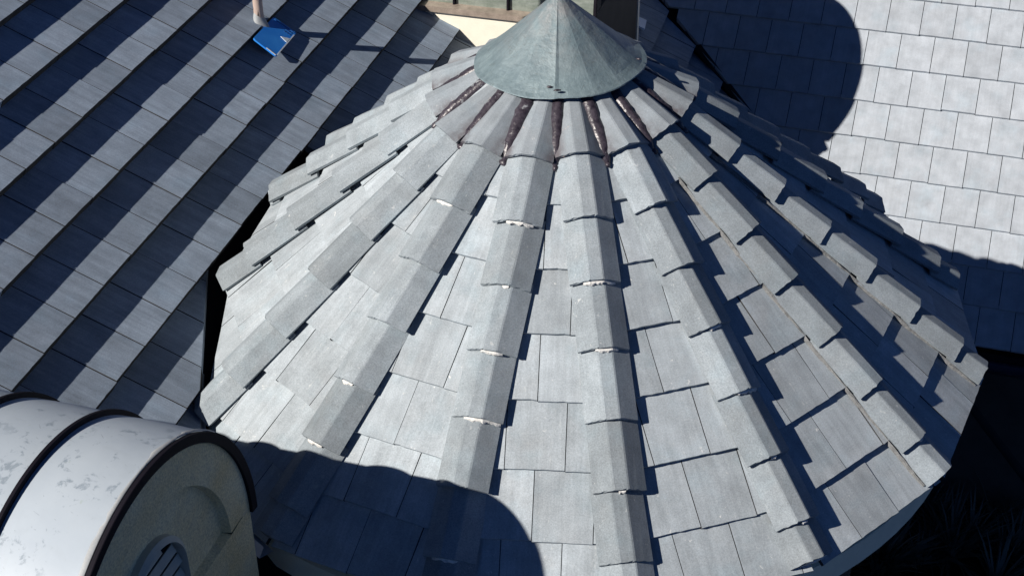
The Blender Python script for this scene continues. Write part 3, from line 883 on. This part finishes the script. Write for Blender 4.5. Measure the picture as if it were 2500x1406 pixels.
D1 = arr(-4.617, -9.135, -4.111)
dormer1 = thing('barrel_dormer', (D1[0], D1[1], D1[2]-3.5), 'white barrel-roofed dormer with black seams and louvred stucco front, lower left', 'dormer', 'barrel dormers')
dormer(dormer1, D1, 1.307, 2.40, 7.2, [1.24, 2.44, 3.64, 4.84, 6.04], 'white_roof', 'stucco', 3.6, 0.10)
D2 = arr(1.49, 11.74, -4.40)-.20*arr(math.sin(1.32), -math.cos(1.32), 0)
dormer2 = thing('barrel_dormer', (D2[0], D2[1], D2[2]-3.5), 'green-grey dormer with cream side wall, behind the copper cap', 'dormer', 'barrel dormers')
dormer(dormer2, D2, 1.32, 2.42, 9.5, [2.0, 3.27, 4.54, 5.8, 7.1, 8.3], 'green', 'shade_dark_wall', 4.2, 0.02, vent=False, seam_h=.07, sill=True, out=.22)

# ------------------------------------------------------------------ small things on the main roof
lz = lambda u, v, o=0.0: hit(u, v, LO+LN*o, LN)
pb = lz(634, 56, .03)
pipe = thing('vent_pipe', pb, 'thin upright vent pipe with peeling pink paint, standing on the main roof', 'pipe')
vv, ff = [], []; SEGP = 16
for i in range(26):
    z = -.2+i*.17
    for j in range(SEGP):
        a = 2*math.pi*j/SEGP; vv.append((.098*math.cos(a), .098*math.sin(a), z))
for i in range(25):
    for j in range(SEGP): ff.append((i*SEGP+j, i*SEGP+(j+1) % SEGP, (i+1)*SEGP+(j+1) % SEGP, (i+1)*SEGP+j))
ff.append(tuple(range(25*SEGP, 26*SEGP)))
place('shaft', recalc(mesh('shaft', vv, ff, 'pipe', True)), pipe, Matrix.Translation(pb))
vv, ff = [], []
for (r_, z_, el) in ((.15, -.05, 1.0), (.14, .05, .75), (.118, .15, .3), (.102, .20, 0.0)):
    for j in range(SEGP):
        a = 2*math.pi*j/SEGP; k = 1+el*1.1*max(0, math.cos(a))**3
        P = LH*(-r_*math.sin(a))+LV*(r_*k*math.cos(a))+arr(0, 0, z_)+LN*0.0
        if el > .9: P = LH*(-r_*math.sin(a))+LV*(r_*k*math.cos(a))+LN*.02
        vv.append(tuple(P))
for i in range(3):
    for j in range(SEGP): ff.append((i*SEGP+j, i*SEGP+(j+1) % SEGP, (i+1)*SEGP+(j+1) % SEGP, (i+1)*SEGP+j))
place('boot', recalc(mesh('boot', vv, ff, 'boot', True)), pipe, Matrix.Translation(pb))

# blue sheet: four corners on the slope, the lower one propped up
bc = [lz(668, 42, .06), lz(724, 80, .09), lz(675, 138, .13), lz(618, 94, .10)]
bctr = sum(bc)/4
blue = thing('blue_sheet', bctr, 'bright blue plastic sheet lying below the vent pipe', 'plastic sheet')
ex_ = unit(bc[1]-bc[0]); ez_ = unit(np.cross(bc[1]-bc[0], bc[3]-bc[0])); ez_ = ez_ if ez_[2] > 0 else -ez_
def round_poly(p, r_, n=4):
    out = []
    for i in range(len(p)):
        a, b, c = p[i-1], p[i], p[(i+1) % len(p)]
        u1, u2 = unit(a-b), unit(c-b)
        for j in range(n+1):
            t_ = j/n; out.append((b+u1*r_)*(1-t_)**2+b*2*t_*(1-t_)+(b+u2*r_)*t_**2)
    return out
def bl(s, t_): return (bc[0]*(1-s)+bc[1]*s)*(1-t_)+(bc[3]*(1-s)+bc[2]*s)*t_
outl = round_poly([bl(0, 0), bl(1, 0), bl(1, 1), bl(0, 1)], .06)
notch = [bl(0, .62), bl(.10, .60), bl(.10, .42), bl(0, .42)]
n = len(outl)
vv = [tuple(p-bctr+ez_*.0) for p in outl]+[tuple(p-bctr-ez_*.035) for p in outl]
ff = [tuple(range(n)), tuple(range(2*n-1, n-1, -1))]+[(i, n+i, n+(i+1) % n, (i+1) % n) for i in range(n)]
place('sheet', recalc(mesh('sheet', vv, ff, 'blue')), blue, Matrix.Translation(bctr))
def strip(name, p, q_, w, mat, up=.008):
    p, q_ = np.asarray(p), np.asarray(q_); s_ = unit(np.cross(ez_, q_-p))*w
    vv = [tuple(x-bctr+ez_*up) for x in (p-s_, q_-s_, q_+s_, p+s_)]+[tuple(x-bctr-ez_*.002) for x in (p-s_, q_-s_, q_+s_, p+s_)]
    return place(name, recalc(mesh(name, vv, [(0, 1, 2, 3), (7, 6, 5, 4), (0, 4, 5, 1), (1, 5, 6, 2), (2, 6, 7, 3), (3, 7, 4, 0)], mat)), blue, Matrix.Translation(bctr))
strip('worn_edge', bl(.99, .12), bl(.985, .95), .012, 'blue_edge')
strip('worn_edge', bl(.55, .985), bl(.96, .985), .014, 'blue_edge')
strip('rim', bl(.06, .05), bl(.94, .05), .010, 'blue_dark')
for s in (.62, .72, .82):
    for t_ in (.11, .19): strip('slot', bl(s, t_), bl(s+.06, t_), .022, 'blue_dark', .006)
vv = [tuple(x-bctr+ez_*.010) for x in (bl(.66, .42), bl(.97, .30), bl(.95, .46))]+[tuple(x-bctr-ez_*.002) for x in (bl(.66, .42), bl(.97, .30), bl(.95, .46))]
place('scuff', recalc(mesh('scuff', vv, [(0, 1, 2), (5, 4, 3), (0, 3, 4, 1), (1, 4, 5, 2), (2, 5, 3, 0)], 'blue_edge')), blue, Matrix.Translation(bctr))

# pale sheet in the shade by the far dormer
pc = [lz(1531, 28, .1), lz(1579, 50, .1), lz(1574, 72, .1), lz(1529, 45, .1)]
pctr = sum(pc)/4
vv = [tuple(p-pctr) for p in pc]+[tuple(p-pctr-LN*.05) for p in pc]
o = place('metal_offcut', recalc(mesh('metal_offcut', vv, [(0, 1, 2, 3), (7, 6, 5, 4), (0, 4, 5, 1), (1, 5, 6, 2), (2, 6, 7, 3), (3, 7, 4, 0)], 'pale_sheet')), None, Matrix.Translation(pctr))
tag(o, 'small pale blue metal offcut in the shade right of the copper cap', 'metal sheet')

# ------------------------------------------------------------------ spiky plants in the dark garden
pr = random.Random(77)
def spiky(r, blades, L):
    vv, ff = [], []
    for i in range(blades):
        a = r.uniform(0, 6.283); el = r.uniform(.15, 1.35); ln = L*r.uniform(.6, 1.0); w = ln*.035
        dirh = arr(math.cos(a), math.sin(a), 0); sd = arr(-math.sin(a), math.cos(a), 0)
        p = arr(0, 0, 0)+dirh*.05; b = len(vv)
        for j in range(4):
            t_ = j/3; e_ = el-.5*t_; ww = w*(1-t_)**.7 if j < 3 else w*.03
            vv += [tuple(p-sd*ww), tuple(p+sd*ww+arr(0, 0, ww*.5))]
            p = p+(dirh*math.cos(e_)+arr(0, 0, math.sin(e_)))*ln/3
        for j in range(3): ff.append((b+2*j, b+2*j+1, b+2*j+3, b+2*j+2))
    return mesh('spiky_plant', vv, ff, 'leaf')
pm = [spiky(pr, 46, 1.7) for _ in range(3)]
for i in range(46):
    u_, v_ = pr.uniform(2080, 2520), pr.uniform(960, 1440)
    r_ = ray(u_, v_); t_ = (GZ-CAM[2])/r_[2]; P = CAM+r_*t_
    if math.hypot(P[0], P[1]) < 6.6: continue
    sc = pr.uniform(.7, 1.25)
    o = place('spiky_plant', pm[i % 3], None, Matrix.Translation(P) @ Matrix.Rotation(pr.uniform(0, 6.28), 4, 'Z') @ Matrix.Scale(sc, 4))
    tag(o, 'dark spiky leaved plant in the shaded garden below the tower', 'plant', 'spiky plants in the shaded garden')
print('tiles', nl, nr_)
